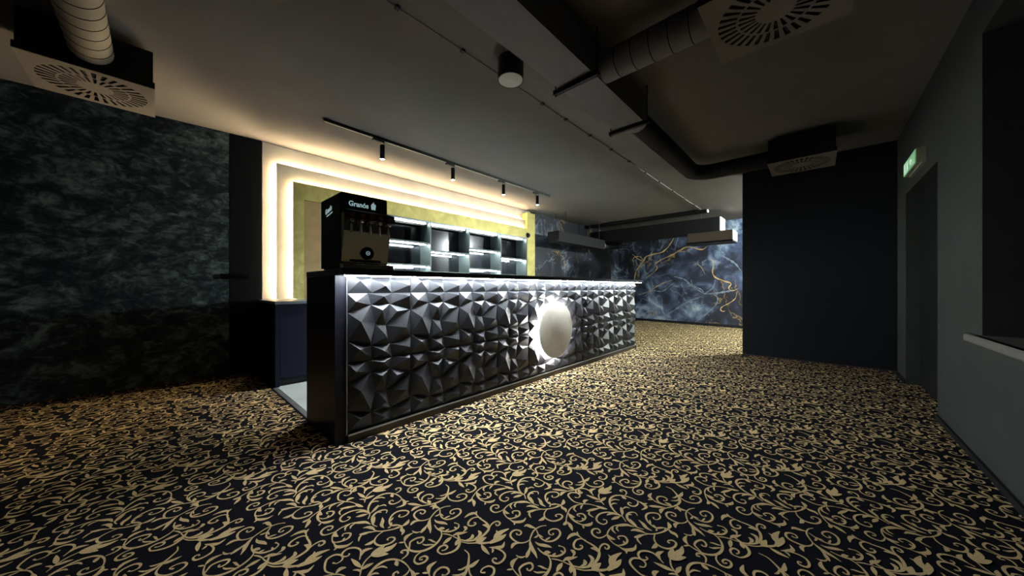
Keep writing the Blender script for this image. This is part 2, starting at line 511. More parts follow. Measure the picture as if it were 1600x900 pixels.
# ---- carpet scrolls: real raised gold pile, too many to count
MOTIF_A = [('s',[-5,-3,-27,1,-47,17,-52,42,-47,68,-30,81,-9,80,3,66,2,51,-12,45,-20,53,-16,63]),('e',[-37,7,-57,25,-72,30,-91,22]),('t',[107,-4,87,11,64,17,39,16,15,7,-3,-2,-23,-19]),('f',[36,64,51,59,56,38,62,17]),('s',[57,12,42,-10,32,-35,36,-61,57,-78,87,-82,112,-74,122,-54,109,-37,87,-32,74,-46,82,-57,91,-52]),('b',[42,-37,41,-18,39,-7]),('b',[35,-51,48,-54,64,-57]),('b',[15,-9,26,-13,40,-12]),('f',[-4,-2,-22,-20,-37,-42,-46,-63,-59,-84]),('e',[-26,-22,-51,-37,-68,-44,-86,-52]),('b',[-79,-45,-94,-39,-102,-27,-103,-13]),('f',[1,-26,0,-45,11,-66,19,-81,22,-95]),('s',[-18,-54,-23,-77,-20,-103,-2,-131,19,-143,43,-144,56,-129,49,-108]),('f',[-24,-87,-9,-95,-1,-106]),('b',[31,-146,34,-136,33,-128]),('b',[-10,-119,0,-121,11,-122]),('w',[-15,-89,-29,-124,-60,-146,-100,-152,-137,-140,-162,-111,-165,-79,-158,-47]),('f',[-158,-47,-146,-32,-131,-26,-107,-28]),('b',[-159,-49,-167,-42,-177,-34]),('b',[-85,-107,-79,-118,-76,-133,-70,-147]),('b',[-114,-110,-109,-124,-95,-137,-82,-150]),('s',[-163,-94,-153,-79,-141,-65,-115,-66,-93,-80,-101,-97,-119,-100,-125,-90,-119,-86]),('s',[-134,-143,-163,-145,-182,-163,-178,-185,-157,-194,-139,-187,-141,-171,-157,-165,-164,-172,-155,-179]),('t',[-24,-126,-12,-144,-4,-165]),('w',[-4,-165,-1,-182,6,-206,20,-231,44,-250,73,-258,106,-256,129,-247,142,-229,146,-202,145,-176,149,-147,148,-134]),('f',[151,-147,150,-126,128,-115,100,-116]),('b',[149,-141,157,-131,167,-123]),('s',[149,-177,143,-157,123,-146,98,-150,83,-164,89,-180,105,-185,114,-178,107,-172]),('e',[40,-245,70,-247,86,-240,90,-222]),('e',[16,-224,36,-232,50,-231,59,-220]),('f',[128,-245,135,-227,125,-210]),('s',[126,-249,154,-237,176,-237,187,-246,185,-260,171,-264,164,-257,170,-250]),('f',[-4,-165,17,-170,31,-181,53,-195]),('e',[38,-181,56,-178,64,-169,63,-157]),('f',[-10,-168,-32,-170,-59,-174]),('w',[15,-162,16,-174,8,-193,-6,-217,-33,-234,-62,-231,-91,-212,-94,-189]),('s',[-91,-212,-94,-189,-77,-177,-56,-183,-55,-200,-70,-204,-80,-197]),('f',[8,-198,-13,-208,-28,-216]),('t',[1,-218,17,-247,48,-276,73,-301,96,-313]),('f',[74,-308,103,-311,132,-298,144,-278]),('p',[102,-311,125,-302,151,-301,188,-312]),('p',[75,-309,108,-317,133,-324,156,-325]),('p',[39,-270,59,-270,88,-276]),('t',[23,-253,41,-272,51,-289,75,-308]),('f',[47,-290,39,-317,35,-351]),('f',[58,-324,79,-347,98,-360,122,-349]),('b',[64,-336,59,-346,48,-353]),('s',[67,-337,75,-350,81,-376,74,-399,51,-409,28,-405,21,-389,26,-378,38,-378,38,-388]),('w',[-17,-261,-19,-289,-40,-315,-59,-332,-88,-350,-121,-353,-157,-341,-193,-320,-222,-304]),('f',[-193,-316,-209,-290,-225,-266,-235,-253]),('f',[-202,-315,-226,-307,-250,-314]),('f',[-141,-351,-154,-363,-175,-378]),('s',[-57,-337,-72,-359,-76,-382,-66,-405,-47,-422,-17,-426,2,-410,-3,-389,-26,-380,-42,-387,-31,-400]),('f',[-63,-332,-43,-341,-8,-340]),('b',[-67,-344,-100,-340,-121,-318]),('b',[-50,-329,-80,-326,-93,-316]),('t',[-157,-341,-172,-314,-179,-286,-179,-263,-172,-247]),('f',[-174,-253,-159,-228,-124,-227]),('b',[-173,-250,-182,-240,-190,-232]),('s',[-169,-313,-174,-285,-159,-265,-132,-262,-116,-279,-120,-299,-136,-302,-146,-291]),('f',[-157,-333,-156,-320,-154,-301])]
MOTIF_B = [('t',[62,-23,36,-20,0,0,-20,22,-27,44]),('f',[-23,30,-26,53,-35,72,-53,84]),('e',[-23,21,-46,39,-65,47,-80,57]),('b',[-68,49,-85,40,-98,19]),('s',[-1,0,-31,-7,-51,-24,-55,-47,-43,-71,-15,-84,7,-81,12,-67,1,-55,-12,-55,-10,-63]),('f',[-50,-19,-67,-25,-89,-18]),('f',[69,-31,57,-48,56,-65,41,-78]),('f',[67,-32,92,-30,111,-16]),('t',[36,10,54,-2,62,-17,66,-31,40,-24,14,-10,0,3]),('s',[58,-13,39,5,40,26,53,50,79,69,107,70,130,52,136,32,120,19,98,22,89,35,100,43]),('b',[43,35,56,41,70,48]),('b',[39,8,43,17,49,26]),('b',[35,6,27,3,20,3]),('w',[-7,45,-14,71,-7,96,6,121,30,136,58,133,72,115,60,100]),('f',[-14,71,-4,92,15,117]),('b',[32,134,42,130,48,120]),('f',[9,15,10,40,25,61,35,85]),('f',[-21,80,-30,109,-53,131,-78,152]),('t',[-73,148,-90,153,-119,153,-141,147,-159,132,-171,100,-170,71]),('f',[-172,79,-170,59,-156,41,-136,31,-113,36]),('b',[-170,59,-174,50,-184,44]),('b',[-82,148,-102,144,-113,122]),('b',[-63,136,-83,133,-93,118]),('f',[-141,147,-151,129,-145,109]),('s',[-171,100,-166,85,-151,74,-131,68,-114,72,-103,89,-116,105,-128,107,-132,97]),('b',[-140,69,-136,76,-128,81]),('s',[-142,148,-168,153,-186,166,-186,189,-171,204,-152,204,-140,191,-147,177,-160,177,-161,186]),('w',[-14,122,6,148,9,173,23,201,47,227,81,245,115,245,142,228,159,198,164,164,161,135]),('f',[162,142,160,113,144,92,110,101]),('b',[159,113,167,106,177,99]),('s',[165,143,143,131,116,134,105,150,110,166,125,166,124,155]),('f',[147,215,141,201,138,187]),('b',[70,237,96,229,108,207]),('b',[45,222,65,219,75,205]),('s',[164,204,189,208,201,225,191,239,178,237,183,227]),('e',[10,150,33,161,63,180]),('b',[50,171,79,163,84,146]),('s',[4,152,2,180,-9,206,-34,226,-60,233,-87,228,-102,211,-99,188,-80,181,-65,191,-73,203]),('f',[0,155,-22,165,-47,175]),('f',[2,166,-5,191,-35,204]),('f',[6,221,-4,245,-10,275]),('t',[-10,275,-23,306,-48,331,-80,347,-110,351,-138,345,-171,332,-196,319]),('e',[-187,322,-204,314,-223,315]),('s',[-37,325,-54,359,-47,391,-31,415,-4,415,13,392,7,370,-14,367,-23,382]),('f',[-34,321,-14,331,4,321]),('e',[-10,249,-36,265,-75,286]),('b',[-63,276,-85,266,-89,240]),('b',[-69,341,-99,339,-111,317]),('b',[-45,322,-61,321,-80,313]),('f',[-145,338,-151,317,-146,303]),('w',[-141,341,-159,319,-169,283,-165,249]),('f',[-167,259,-156,240,-137,229,-119,230]),('b',[-167,252,-174,243,-181,238]),('s',[-161,288,-152,271,-127,264,-109,272,-103,290,-117,304,-128,303,-126,290]),('b',[-135,266,-131,272,-127,278]),('f',[-195,311,-205,290,-225,266]),('t',[23,247,43,278,63,297,92,308,110,305]),('p',[92,307,136,295,163,288,191,293]),('p',[94,307,116,288,141,265]),('p',[92,307,120,312,152,317]),('f',[37,270,58,270,82,266]),('f',[41,280,37,309,32,349]),('b',[32,262,29,277,15,291]),('s',[52,320,64,340,74,364,67,389,47,407,26,406,13,391,21,375,35,373,35,381]),('f',[61,333,82,351,112,339])]

def spline(P, sub):
    out = []
    n = len(P)
    for i in range(n - 1):
        p0, p1, p2, p3 = P[max(i - 1, 0)], P[i], P[i + 1], P[min(i + 2, n - 1)]
        for j in range(sub):
            t = j / sub
            out.append(0.5 * ((2 * p1) + (p2 - p0) * t + (2 * p0 - 5 * p1 + 4 * p2 - p3) * t * t + (3 * p1 - p0 - 3 * p2 + p3) * t ** 3))
    out.append(P[-1])
    return np.array(out)

def wprof(kind, t):
    if kind == 's': return 0.0050 + 0.0055 * np.sin(np.pi * np.clip(t * 1.1, 0, 1)) + 0.003 * (t > 0.93)
    if kind == 't': return 0.0045 + 0.003 * np.sin(np.pi * t)
    if kind == 'w': return 0.0045 + 0.0085 * np.sin(np.pi * t) ** 1.5
    if kind == 'f': return 0.002 + 0.0175 * np.sin(np.pi * t) ** 1.2
    if kind == 'p': return 0.004 + 0.026 * np.sin(np.pi * np.clip(0.12 + t * 0.88, 0, 1)) ** 1.2
    if kind == 'e': return 0.003 + 0.0145 * np.sin(np.pi * t ** 1.5)
    return 0.0015 + 0.0085 * np.sin(np.pi * t)

MOTIF_Z = {}
def motif_mesh(data, sub):
    V, F, Zs = [], [], MOTIF_Z.setdefault(len(data), [])
    del Zs[:]
    for si, (kind, flat) in enumerate(data):
        P = np.array(flat, float).reshape(-1, 2) / 1000.0
        C = spline(P, sub)
        T = np.gradient(C, axis=0)
        T /= np.maximum(np.linalg.norm(T, axis=1, keepdims=True), 1e-9)
        Nn = np.stack([-T[:, 1], T[:, 0]], 1)
        wd = wprof(kind, np.linspace(0, 1, len(C)))[:, None] * 0.42
        b0 = len(V)
        for a, b in zip(C + Nn * wd, C - Nn * wd):
            V.append((a[0], a[1])); V.append((b[0], b[1])); Zs.append(si); Zs.append(si)
        for i in range(len(C) - 1):
            F.append((b0 + 2 * i, b0 + 2 * i + 1, b0 + 2 * i + 3, b0 + 2 * i + 2))
    return np.array(V), np.array(F)

OFF_B = [np.array([-0.188, 0.075]), np.array([0.196, 0.058])]
def with_z(data, sub):
    V, F = motif_mesh(data, sub)
    return V, F, 0.0012 + 0.00003 * np.array(MOTIF_Z[len(data)])
hi = [with_z(MOTIF_A, 4), with_z(MOTIF_B, 4)]
lo = [with_z(MOTIF_A, 2), with_z(MOTIF_B, 2)]
VV, FF, ZZ, nv = [], [], [], 0
for j in range(-6, 14):
    for i in range(-8, 16):
        base = np.array([1.630 + 0.778 * i + (0.208 if j % 2 else 0.0), 0.433 - 0.033 * i + 0.4145 * j])
        if base[0] < -1.9 or base[0] > 10.9 or base[1] < -1.3 or base[1] > 5.7:
            continue
        if 1.4 < base[0] < 5.0 and 2.9 < base[1] < 4.9:
            continue
        near = np.hypot(*base) < 4.2
        for q_, (V, F, Zq) in enumerate(hi if near else lo):
            W = V + base + (OFF_B[j % 2] if q_ else 0.0)
            c = W[F].mean(1)
            keep = (c[:, 1] < 5.0 - 0.0845 * (c[:, 0] - 0.2)) & (c[:, 1] > -0.80) & (c[:, 0] > -2.6)
            keep &= ~((c[:, 0] > 0.80) & (c[:, 0] < 5.75) & (c[:, 1] > 2.32) & (c[:, 1] < 5.0))
            keep &= ~((c[:, 0] > 6.03) & (c[:, 0] < 6.38) & (c[:, 1] < 0.86))
            keep &= ~((c[:, 1] < -0.69) & ~((c[:, 0] > 4.25) & (c[:, 0] < 5.53)))
            keep &= c[:, 0] < 10.0 + 0.1 * c[:, 1]
            VV.append(W); ZZ.append(Zq); FF.append(F[keep] + nv); nv += len(W)
VV = np.concatenate(VV); FF = np.concatenate(FF)
me = bpy.data.meshes.new('scroll_pattern')
me.vertices.add(len(VV)); me.loops.add(len(FF) * 4); me.polygons.add(len(FF))
me.vertices.foreach_set('co', np.concatenate([VV, np.concatenate(ZZ)[:, None]], 1).ravel())
me.loops.foreach_set('vertex_index', FF.ravel())
me.polygons.foreach_set('loop_start', np.arange(len(FF)) * 4)
me.polygons.foreach_set('loop_total', np.full(len(FF), 4))
me.update(calc_edges=True)
me.materials.append(M['scroll'])
sc_o = link('scroll_pattern', me, FLOOR)
sc_o['kind'] = 'stuff'

GOLD_VEINS = [(0.035,[4.35,1.26,4.31,1.53,4.16,1.76,4.04,1.88,3.97,2.01,3.75,2.07,3.48,2.11,3.32,2.22,3.19,2.38,3.09,2.56]),(0.02,[4.04,1.88,4.16,2.03,4.35,2.02,4.4,1.91,4.35,1.74]),(0.02,[4.04,1.88,4.23,1.96,4.43,2.14]),(0.025,[3.97,1.34,3.75,1.49,3.61,1.64,3.66,1.77,3.48,1.89,3.15,2.02,2.95,2.13,2.72,2.21,2.38,2.1,2.24,2.17]),(0.03,[2.13,1.83,2.08,1.65,2.1,1.46,2.03,1.32,1.83,1.22,1.67,1.15,1.72,1.03,1.64,0.96,1.51,1.02]),(0.022,[1.54,0.94,1.57,0.77,1.7,0.64,1.86,0.54,1.91,0.46,1.86,0.41,1.8,0.43]),(0.016,[4.21,0.82,3.88,0.92,3.48,1.16,3.15,1.26]),(0.014,[2.49,1.71,2.38,1.61,2.29,1.43])]
SMOKE_LINES = [(0.045,[2.31,0.87,2.03,0.89,1.77,0.94,1.57,0.98]),(0.05,[3.36,0.2,3.07,0.4,2.75,0.62,2.38,0.79]),(0.03,[2.31,0.87,2.38,0.99,2.6,1.11,2.64,1.27]),(0.03,[2.53,0.07,2.24,0.33,2.03,0.57,1.98,0.76,2.1,0.88]),(0.03,[2.93,2.64,3.01,2.45,3.09,2.16]),(0.04,[3.11,1.37,2.83,1.28,2.64,1.11,2.31,0.87]),(0.035,[2.31,0.87,2.1,1.03,2.03,1.26]),(0.04,[1.96,1.95,1.77,1.82,1.57,1.66,1.43,1.44]),(0.03,[4.02,0.76,3.75,0.94,3.44,0.94,3.11,1.2])]

def wall_print(name, lines, mat, lift):
    verts, faces = [], []
    for w_, flat in lines:
        Cc = spline(np.array(flat, float).reshape(-1, 2), 8)
        T = np.gradient(Cc, axis=0); T /= np.maximum(np.linalg.norm(T, axis=1, keepdims=True), 1e-9)
        tt = np.linspace(0, 1, len(Cc))
        hw = 0.5 * w_ * (0.25 + 0.75 * np.sin(np.pi * np.clip(tt * 0.9 + 0.05, 0, 1))) * (1 + 0.4 * np.sin(tt * 37))
        b0 = len(verts)
        for c_, t_, q_ in zip(Cc, T, hw):
            for sg in (1, -1):
                y, z = c_[0] - sg * t_[1] * q_, c_[1] + sg * t_[0] * q_
                verts.append((fx(y) - lift, y, z))
        faces += [(b0 + 2 * i, b0 + 2 * i + 1, b0 + 2 * i + 3, b0 + 2 * i + 2) for i in range(len(Cc) - 1)]
    me = bpy.data.meshes.new(name); me.from_pydata(verts, [], faces); me.materials.append(M[mat])
    link(name, me, WF)['kind'] = 'stuff'
wall_print('smoke_streaks', SMOKE_LINES, 'smoke_print', 0.0015)
wall_print('gold_veins', GOLD_VEINS, 'gold_print', 0.003)

# carpet turned up as skirting: the same scrolls along the strip
def skirt_scrolls(parent, place, length, hgt):
    V0, F0 = motif_mesh(MOTIF_A, 2)
    c = V0[F0].mean(1)
    keep = (c[:, 1] > -0.160) & (c[:, 1] < -0.160 + hgt * 1.1) & (V0[F0][:, :, 1].min(1) > -0.162) & (V0[F0][:, :, 1].max(1) < -0.160 + hgt * 1.1)
    verts, faces = [], []
    for k in range(int(length / 0.36) + 1):
        for f in F0[keep]:
            P_ = [(V0[i][0] + 0.25 + 0.36 * k, (V0[i][1] + 0.160) / 1.1 + 0.001) for i in f]
            if max(p[0] for p in P_) > length: continue
            b0 = len(verts)
            verts += [place(*p) for p in P_]; faces.append((b0, b0 + 1, b0 + 2, b0 + 3))
    me = bpy.data.meshes.new('scroll_pattern'); me.from_pydata(verts, [], faces); me.materials.append(M['scroll_dark'])
    link('scroll_pattern', me, parent)['kind'] = 'stuff'
skirt_scrolls(bpy.data.objects['baseboard_block'], lambda u, z: (6.034, 0.84 - u, z), 1.54, 0.044)
skirt_scrolls(bpy.data.objects['baseboard_left'], lambda u, z: (0.83 - u, lw(0.83 - u) - 0.0132, z), 3.6, 0.044)

# =================================================================== BAR COUNTER
BAR = thing('bar_counter', 'long black bar counter faced with faceted panels, lit along its top edge', 'bar', (0.80, 2.34, 0))
MB().box(0.80, 0.87, 2.337, 2.94, 0, 1.128).build('end_panel', 'bar_wood', BAR)
MB().box(5.625, 5.66, 2.345, 2.94, 0, 1.128).build('end_panel', 'bar_wood', BAR)
MB().box(0.87, 5.625, 2.345, 2.40, 0, 1.128).build('front_board', 'black', BAR)
MB().box(0.87, 5.625, 2.40, 2.62, 0.86, 0.885).build('work_shelf', 'shelf_grey', BAR)
t_ = MB(); t_.box(0.80, 5.745, 2.23, 2.95, 1.130, 1.172); t_.bevel(0.003, 1)
t_.build('countertop', 'counter', BAR)
pl = MB().box(0.872, 5.64, 2.305, 2.344, 0, 0.052).build('plinth', 'plinth', BAR)
MB().box(0.872, 5.64, 2.300, 2.312, 0.052, 0.060).build('metal_edge', 'alu', pl)
MB().box(0.868, 0.874, 2.326, 2.338, 0.05, 1.128).build('corner_bead', 'alu', BAR)
MB().box(0.83, 5.70, 2.242, 2.254, 1.1235, 1.1295).build('led_strip', 'led_cool', BAR)['label'] = 'white light strip under the front edge'
MB().box(2.60, 5.6, 2.898, 2.924, 1.098, 1.1295).build('light_rail', 'black_metal', BAR)
MB().box(2.62, 5.6, 2.905, 2.917, 1.086, 1.0975).build('work_light', 'led_rear', BAR)['label'] = 'white work light strip on the staff side'

TP = [(0.095, 0.880, 1), (0.512, 0.950, 1), (0.941, 0.950, 1), (0.342, 0.821, 0), (0.641, 0.824, 0), (1.000, 0.722, 2), (0.000, 0.722, 2), (0.166, 0.583, 1), (0.488, 0.739, 1), (0.724, 0.712, 1), (0.410, 0.535, 0), (0.568, 0.499, 0), (0.887, 0.440, 1), (1.000, 0.284, 2), (0.301, 0.298, 1), (0.342, 0.215, 0), (0.641, 0.208, 0), (0.536, 0.104, 1), (0.950, 0.121, 1), (0.000, 0.312, 2), (0.152, 0.182, 1), (0.290, 1.000, 2), (0.690, 1.000, 2), (0.357, 0.000, 2), (0.674, 0.000, 2), (0, 0, 2), (1, 0, 2), (1, 1, 2), (0, 1, 2), (0.560, 0.325, 1)]
TE = [(28, 0), (21, 0), (21, 1), (22, 1), (21, 3), (22, 4), (22, 2), (27, 2), (0, 6), (0, 3), (3, 1), (1, 4), (4, 2), (2, 5), (6, 3), (6, 7), (3, 7), (7, 10), (3, 10), (3, 8), (3, 4), (8, 4), (8, 11), (10, 11), (4, 11), (4, 9), (4, 5), (9, 5), (9, 11), (11, 5), (11, 12), (5, 12), (12, 13), (12, 16), (11, 16), (13, 16), (11, 29), (29, 16), (10, 29), (10, 14), (14, 15), (10, 15), (19, 14), (19, 15), (19, 20), (20, 15), (15, 17), (15, 16), (16, 17), (16, 18), (13, 18), (17, 23), (17, 24), (16, 24), (20, 23), (15, 23)]
PIT = 0.475
def facet_mesh(v0):
    """one moulded panel; v0 > 0 keeps only the part below v0"""
    pts = [Vector((u, v)) for u, v, d in TP]
    vs_, es_, fs_, *_ = delaunay_2d_cdt(pts, TE, [], 0, 1e-5)
    bm = bmesh.new()
    dep = {0: 0.006, 1: 0.042, 2: 0.004}
    V = []
    for p in vs_:
        d = 2
        for u, v, q in TP:
            if abs(u - p.x) < 1e-3 and abs(v - p.y) < 1e-3:
                d = q
        V.append(bm.verts.new((p.x * (PIT - 0.003) + 0.0015, -dep[d], p.y * (PIT - 0.003) + 0.0015)))
    for f in fs_:
        bm.faces.new([V[i] for i in f])
    if v0:
        bmesh.ops.bisect_plane(bm, geom=bm.verts[:] + bm.edges[:] + bm.faces[:], plane_co=(0, 0, v0), plane_no=(0, 0, 1), clear_outer=True)
    # back edge so that every panel has real thickness
    be = [e for e in bm.edges if len(e.link_faces) == 1]
    r = bmesh.ops.extrude_edge_only(bm, edges=be)
    for v in r['geom']:
        if isinstance(v, bmesh.types.BMVert):
            v.co.y = 0.006
    bmesh.ops.recalc_face_normals(bm, faces=bm.faces[:])
    me = bpy.data.meshes.new('panel')
    bm.to_mesh(me); bm.free()
    me.materials.append(M['facet'])
    return me
full, part = facet_mesh(0), facet_mesh(0.112)
for r, z in enumerate((0.060, 0.535, 1.010)):
    for c in range(10):
        link('panel', part if r == 2 else full, BAR, (0.874 + PIT * c, 2.338, z))
# round backlit emblem
DX, DZ, DY = 3.225, 0.548, 2.262
dsc = MB().lathe([(0, 0), (0.322, 0), (0.330, 0.006), (0.330, 0.018), (0, 0.018)], 64, 'y', (DX, DY, DZ)).build('disc', 'disc', BAR, True)
dsc['label'] = 'round pale stone disc lit from behind'
MB().lathe([(0.300, 0.002), (0.320, 0.002), (0.320, 0.010), (0.300, 0.010), (0.300, 0.002)], 64, 'y', (DX, DY + 0.018, DZ)).build('light_ring', 'led_ring', dsc)
for k in range(8):
    a = k * PI / 4
    MB().tube([(DX + 0.2 * math.cos(a), DY + 0.017, DZ + 0.2 * math.sin(a)), (DX + 0.2 * math.cos(a), 2.345, DZ + 0.2 * math.sin(a))], 0.008, 8).build('standoff', 'black_metal', dsc)

# =================================================================== DRINK DISPENSER
BX0, BX1, BY0, BY1, BZ = 0.812, 1.132, 2.285, 2.645, 1.172
DR = thing('drink_dispenser', 'black drink dispenser with steel front and five taps on the left end of the bar', 'dispenser', (0.97, 2.46, BZ))
def rrect(x0, x1, z0, z1, r, n=5):
    P = [(x0, z0), (x1, z0)]
    for cx, cz, a0 in ((x1 - r, z1 - r, 0), (x0 + r, z1 - r, PI / 2)):
        for k in range(n + 1):
            a = a0 + k * PI / 2 / n
            P.append((cx + r * math.cos(a), cz + r * math.sin(a)))
    return P
MB().prism(rrect(BX0, BX1, BZ + 0.012, 1.678, 0.016), 'y', BY0, BY1).build('housing', 'black', DR)
MB().box(BX0 + 0.01, BX1 - 0.01, BY0 + 0.02, BY1 - 0.02, BZ, BZ + 0.013).build('foot', 'black_metal', DR)
MB().prism([(BY0, BZ + 0.034), (BY0 - 0.006, BZ + 0.034), (BY0 - 0.058, 1.42), (BY0 - 0.058, 1.535), (BY0, 1.535)], 'x', BX0 + 0.004, BX1 - 0.003).build('front_panel', 'steel', DR)['label'] = 'polished steel splash panel'
tr = MB(); tr.box(BX0 - 0.002, 1.160, 2.236, BY0 - 0.002, BZ, BZ + 0.034); tr.bevel(0.003, 1)
tr = tr.build('drip_tray', 'steel', DR)
g = MB()
for k in range(16):
    g.box(BX0 + 0.012 + k * 0.0205, BX0 + 0.020 + k * 0.0205, 2.242, BY0 - 0.010, BZ + 0.034, BZ + 0.037)
g.build('grille', 'black_metal', tr)
MB().box(0.872, 1.075, BY0 - 0.022, BY0 - 0.008, 1.222, 1.236).build('vent_slot', 'black', DR)
# sloping canopy over the taps
cn = MB().prism([(BY0, 1.575), (2.205, 1.548), (2.200, 1.500), (2.212, 1.496), (BY0, 1.530)], 'x', 0.832, 1.150).build('canopy', 'black', DR)
tap = None
for k in range(5):
    x = 0.862 + k * 0.063
    lb = MB().lathe([(0, 0), (0.017, 0), (0.017, -0.003), (0, -0.003)], 20, 'y', (x, 2.2035, 1.523)).build('label_disc', 'red_label', cn)
    v = MB(); v.box(x - 0.016, x + 0.016, 2.222, 2.272, 1.472, 1.505); v.bevel(0.004, 1)
    v = v.build('tap', 'black_metal', DR)
    MB().lathe([(0, 0), (0.010, 0), (0.013, 0.012), (0.015, 0.040), (0.010, 0.046), (0, 0.046)], 16, 'z', (x, 2.247, 1.428)).build('nozzle', 'black', v, True)
    MB().tube([(x, 2.236, 1.474), (x, 2.226, 1.455), (x, 2.228, 1.428), (x, 2.236, 1.410)], [0.007, 0.006, 0.008, 0.010], 8).build('lever', 'chrome', v, True)
    MB().lathe([(0, 0), (0.013, 0), (0.013, -0.012), (0.008, -0.017), (0, -0.017)], 14, 'y', (x, 2.222, 1.489)).build('knob', 'chrome', v, True)
bd = MB().lathe([(0.0, 0.0), (0.041, 0.0), (0.043, 0.003), (0.043, 0.026), (0.0, 0.026)], 40, 'y', (0.978, BY0 - 0.0405, 1.282)).build('badge', 'navy', DR, True)
bd['label'] = 'round dark badge with a pale emblem'
e = MB()
e.lathe([(0.011, 0), (0.014, 0), (0.014, -0.001), (0.011, -0.001), (0.011, 0)], 24, 'y', (0.978, BY0 - 0.0407, 1.282))
e.box(0.971, 0.985, BY0 - 0.0420, BY0 - 0.0407, 1.280, 1.284)
e.build('emblem', 'logo', bd)
# lettering on the header: the word and a striped tub with a flame-like top
tm = text_mesh('Granós', 0.047, 0.0008, 0.0011)
tm.transform(Matrix.Rotation(PI / 2, 4, 'X'))
tm.materials.clear(); tm.materials.append(M['logo'])
xs = [v.co.x for v in tm.vertices]; sx = 0.131 / (max(xs) - min(xs))
tm.transform(Matrix.Diagonal((sx, 1, 1, 1)))
link('lettering', tm, DR, (0.866, BY0 - 0.001, 1.596))['label'] = 'pale lettering on the header'
q = MB()
for k in range(4):
    x = 1.016 + k * 0.0085
    q.prism([(x + 0.001 + (1.5 - k) * 0.001, 1.592), (x + 0.007 + (1.5 - k) * 0.001, 1.592), (x + 0.0078, 1.620), (x, 1.620)], 'y', BY0 - 0.0015, BY0)
q.prism([(1.014, 1.622), (1.052, 1.622), (1.050, 1.630), (1.044, 1.627), (1.042, 1.636), (1.036, 1.630), (1.036, 1.648), (1.028, 1.634), (1.024, 1.636), (1.020, 1.627)], 'y', BY0 - 0.0015, BY0)
q.build('tub_emblem', 'logo', DR)
tm = text_mesh('Granós', 0.040, 0.0008, 0.0009, 0.25)
tm.materials.clear(); tm.materials.append(M['logo'])
xs = [v.co.x for v in tm.vertices]; sx = 0.125 / (max(xs) - min(xs))
tm.transform(Matrix.Diagonal((sx, 1.25, 1, 1)))
tm.transform(Matrix.Rotation(math.radians(10), 4, 'Z'))
tm.transform(Matrix.Rotation(PI / 2, 4, 'X'))
tm.transform(Matrix.Rotation(-PI / 2, 4, 'Z'))
link('lettering', tm, DR, (BX0 - 0.0005, 2.555, 1.560))['label'] = 'slanted pale lettering on the side'
q = MB()
for k, (a, b_, z) in enumerate(((2.53, 2.485, 1.545), (2.478, 2.447, 1.551), (2.44, 2.42, 1.556))):
    q.prism([(a, z - 0.002), (b_, z + 0.004), (b_, z + 0.012), (a, z + 0.006)], 'x', BX0 - 0.0012, BX0)
q.build('side_flourish', 'logo', DR)

# =================================================================== BACK CABINET, SHELVES, PANELLING
BC = thing('back_cabinet', 'low navy back counter along the wall behind the bar', 'cabinet', (0.836, 4.13, 0))
MB().box(0.836, 0.875, 4.13, 4.905, 0, 0.872).build('side_panel', 'navy', BC)
MB().box(0.875, 5.90, 4.16, 5.07, 0.08, 0.872).build('carcass', 'navy', BC)
MB().box(0.875, 5.90, 4.19, 4.9, 0, 0.08).build('plinth', 'black', BC)
t_ = MB(); t_.box(0.832, 5.92, 4.115, 4.905, 0.872, 0.903); t_.box(1.16, 5.90, 4.905, 5.07, 0.872, 0.903)
t_.build('worktop', 'shelf_edge', BC)
dm = None
for k in range(8):
    x = 0.88 + k * 0.6275
    dd = MB().box(x, x + 0.62, 4.14, 4.159, 0.09, 0.865).build('door', 'navy', BC)
    MB().box(x + 0.54, x + 0.59, 4.128, 4.139, 0.80, 0.81).build('handle', 'black_metal', dd)

SU = thing('shelf_unit', 'grey open shelving with white light strips behind the bar', 'shelves', (3.95, 4.9, 0.903))
XD = [2.29, 3.12, 3.955, 4.79, 5.60]
for x in XD:
    MB().box(x - 0.012, x + 0.012, 4.75, 5.055, 0.903, 2.124).build('divider', 'shelf_grey', SU)
MB().box(XD[0] - 0.012, XD[-1] + 0.012, 4.748, 5.055, 2.124, 2.150).build('top_board', 'shelf_edge', SU)
MB().box(XD[0] - 0.012, XD[-1] + 0.012, 5.055, 5.072, 0.903, 2.150).build('back_mirror', 'dark_mirror', SU)['label'] = 'dark mirror back'
rows = [(1.77, 1.397), (1.655, 1.297), (1.765, 1.390), (1.655, 1.297)]
for c in range(4):
    x0, x1 = XD[c] + 0.0125, XD[c + 1] - 0.0125
    for r, z in enumerate((2.124,) + rows[c]):
        if r:
            MB().box(x0, x1, 4.752, 5.054, z, z + 0.024).build('shelf_board', 'shelf_grey', SU)
        MB().box(x0 + 0.01, x1 - 0.03, 4.845, 4.860, z - 0.010, z - 0.001).build('led_strip', 'led_shelf', SU)

PN = thing('wall_panelling', 'stepped cream and gold wall panelling with warm hidden lighting', 'panelling', (0.87, 4.92, 0.905))
def lpoly(x0, x1, z1, xi, zi): return [(x0, 0.905), (xi, 0.905), (xi, zi), (x1, zi), (x1, z1), (x0, z1)]
MB().prism(lpoly(0.867, 5.93, 2.812, 1.5, 2.10), 'y', 4.925, 4.955).build('outer_panel', 'cream', PN)
MB().prism(lpoly(0.996, 5.785, 2.572, 1.45, 2.11), 'y', 4.848, 4.870).build('middle_panel', 'cream', PN)
MB().prism(lpoly(1.152, 5.66, 2.366, 1.27, 2.158), 'y', 4.775, 4.797).build('inner_panel', 'gold', PN)['label'] = 'gold leaf panel around the shelves'
MB().box(5.645, 5.918, 4.772, 4.955, 0.905, 2.73).build('gold_post', 'gold', PN)['label'] = 'upright gold strip at the right end'
MB().box(1.272, 2.27, 4.80, 4.815, 0.905, 2.157).build('brown_board', 'brown_board', PN)['label'] = 'plain tan brown board'
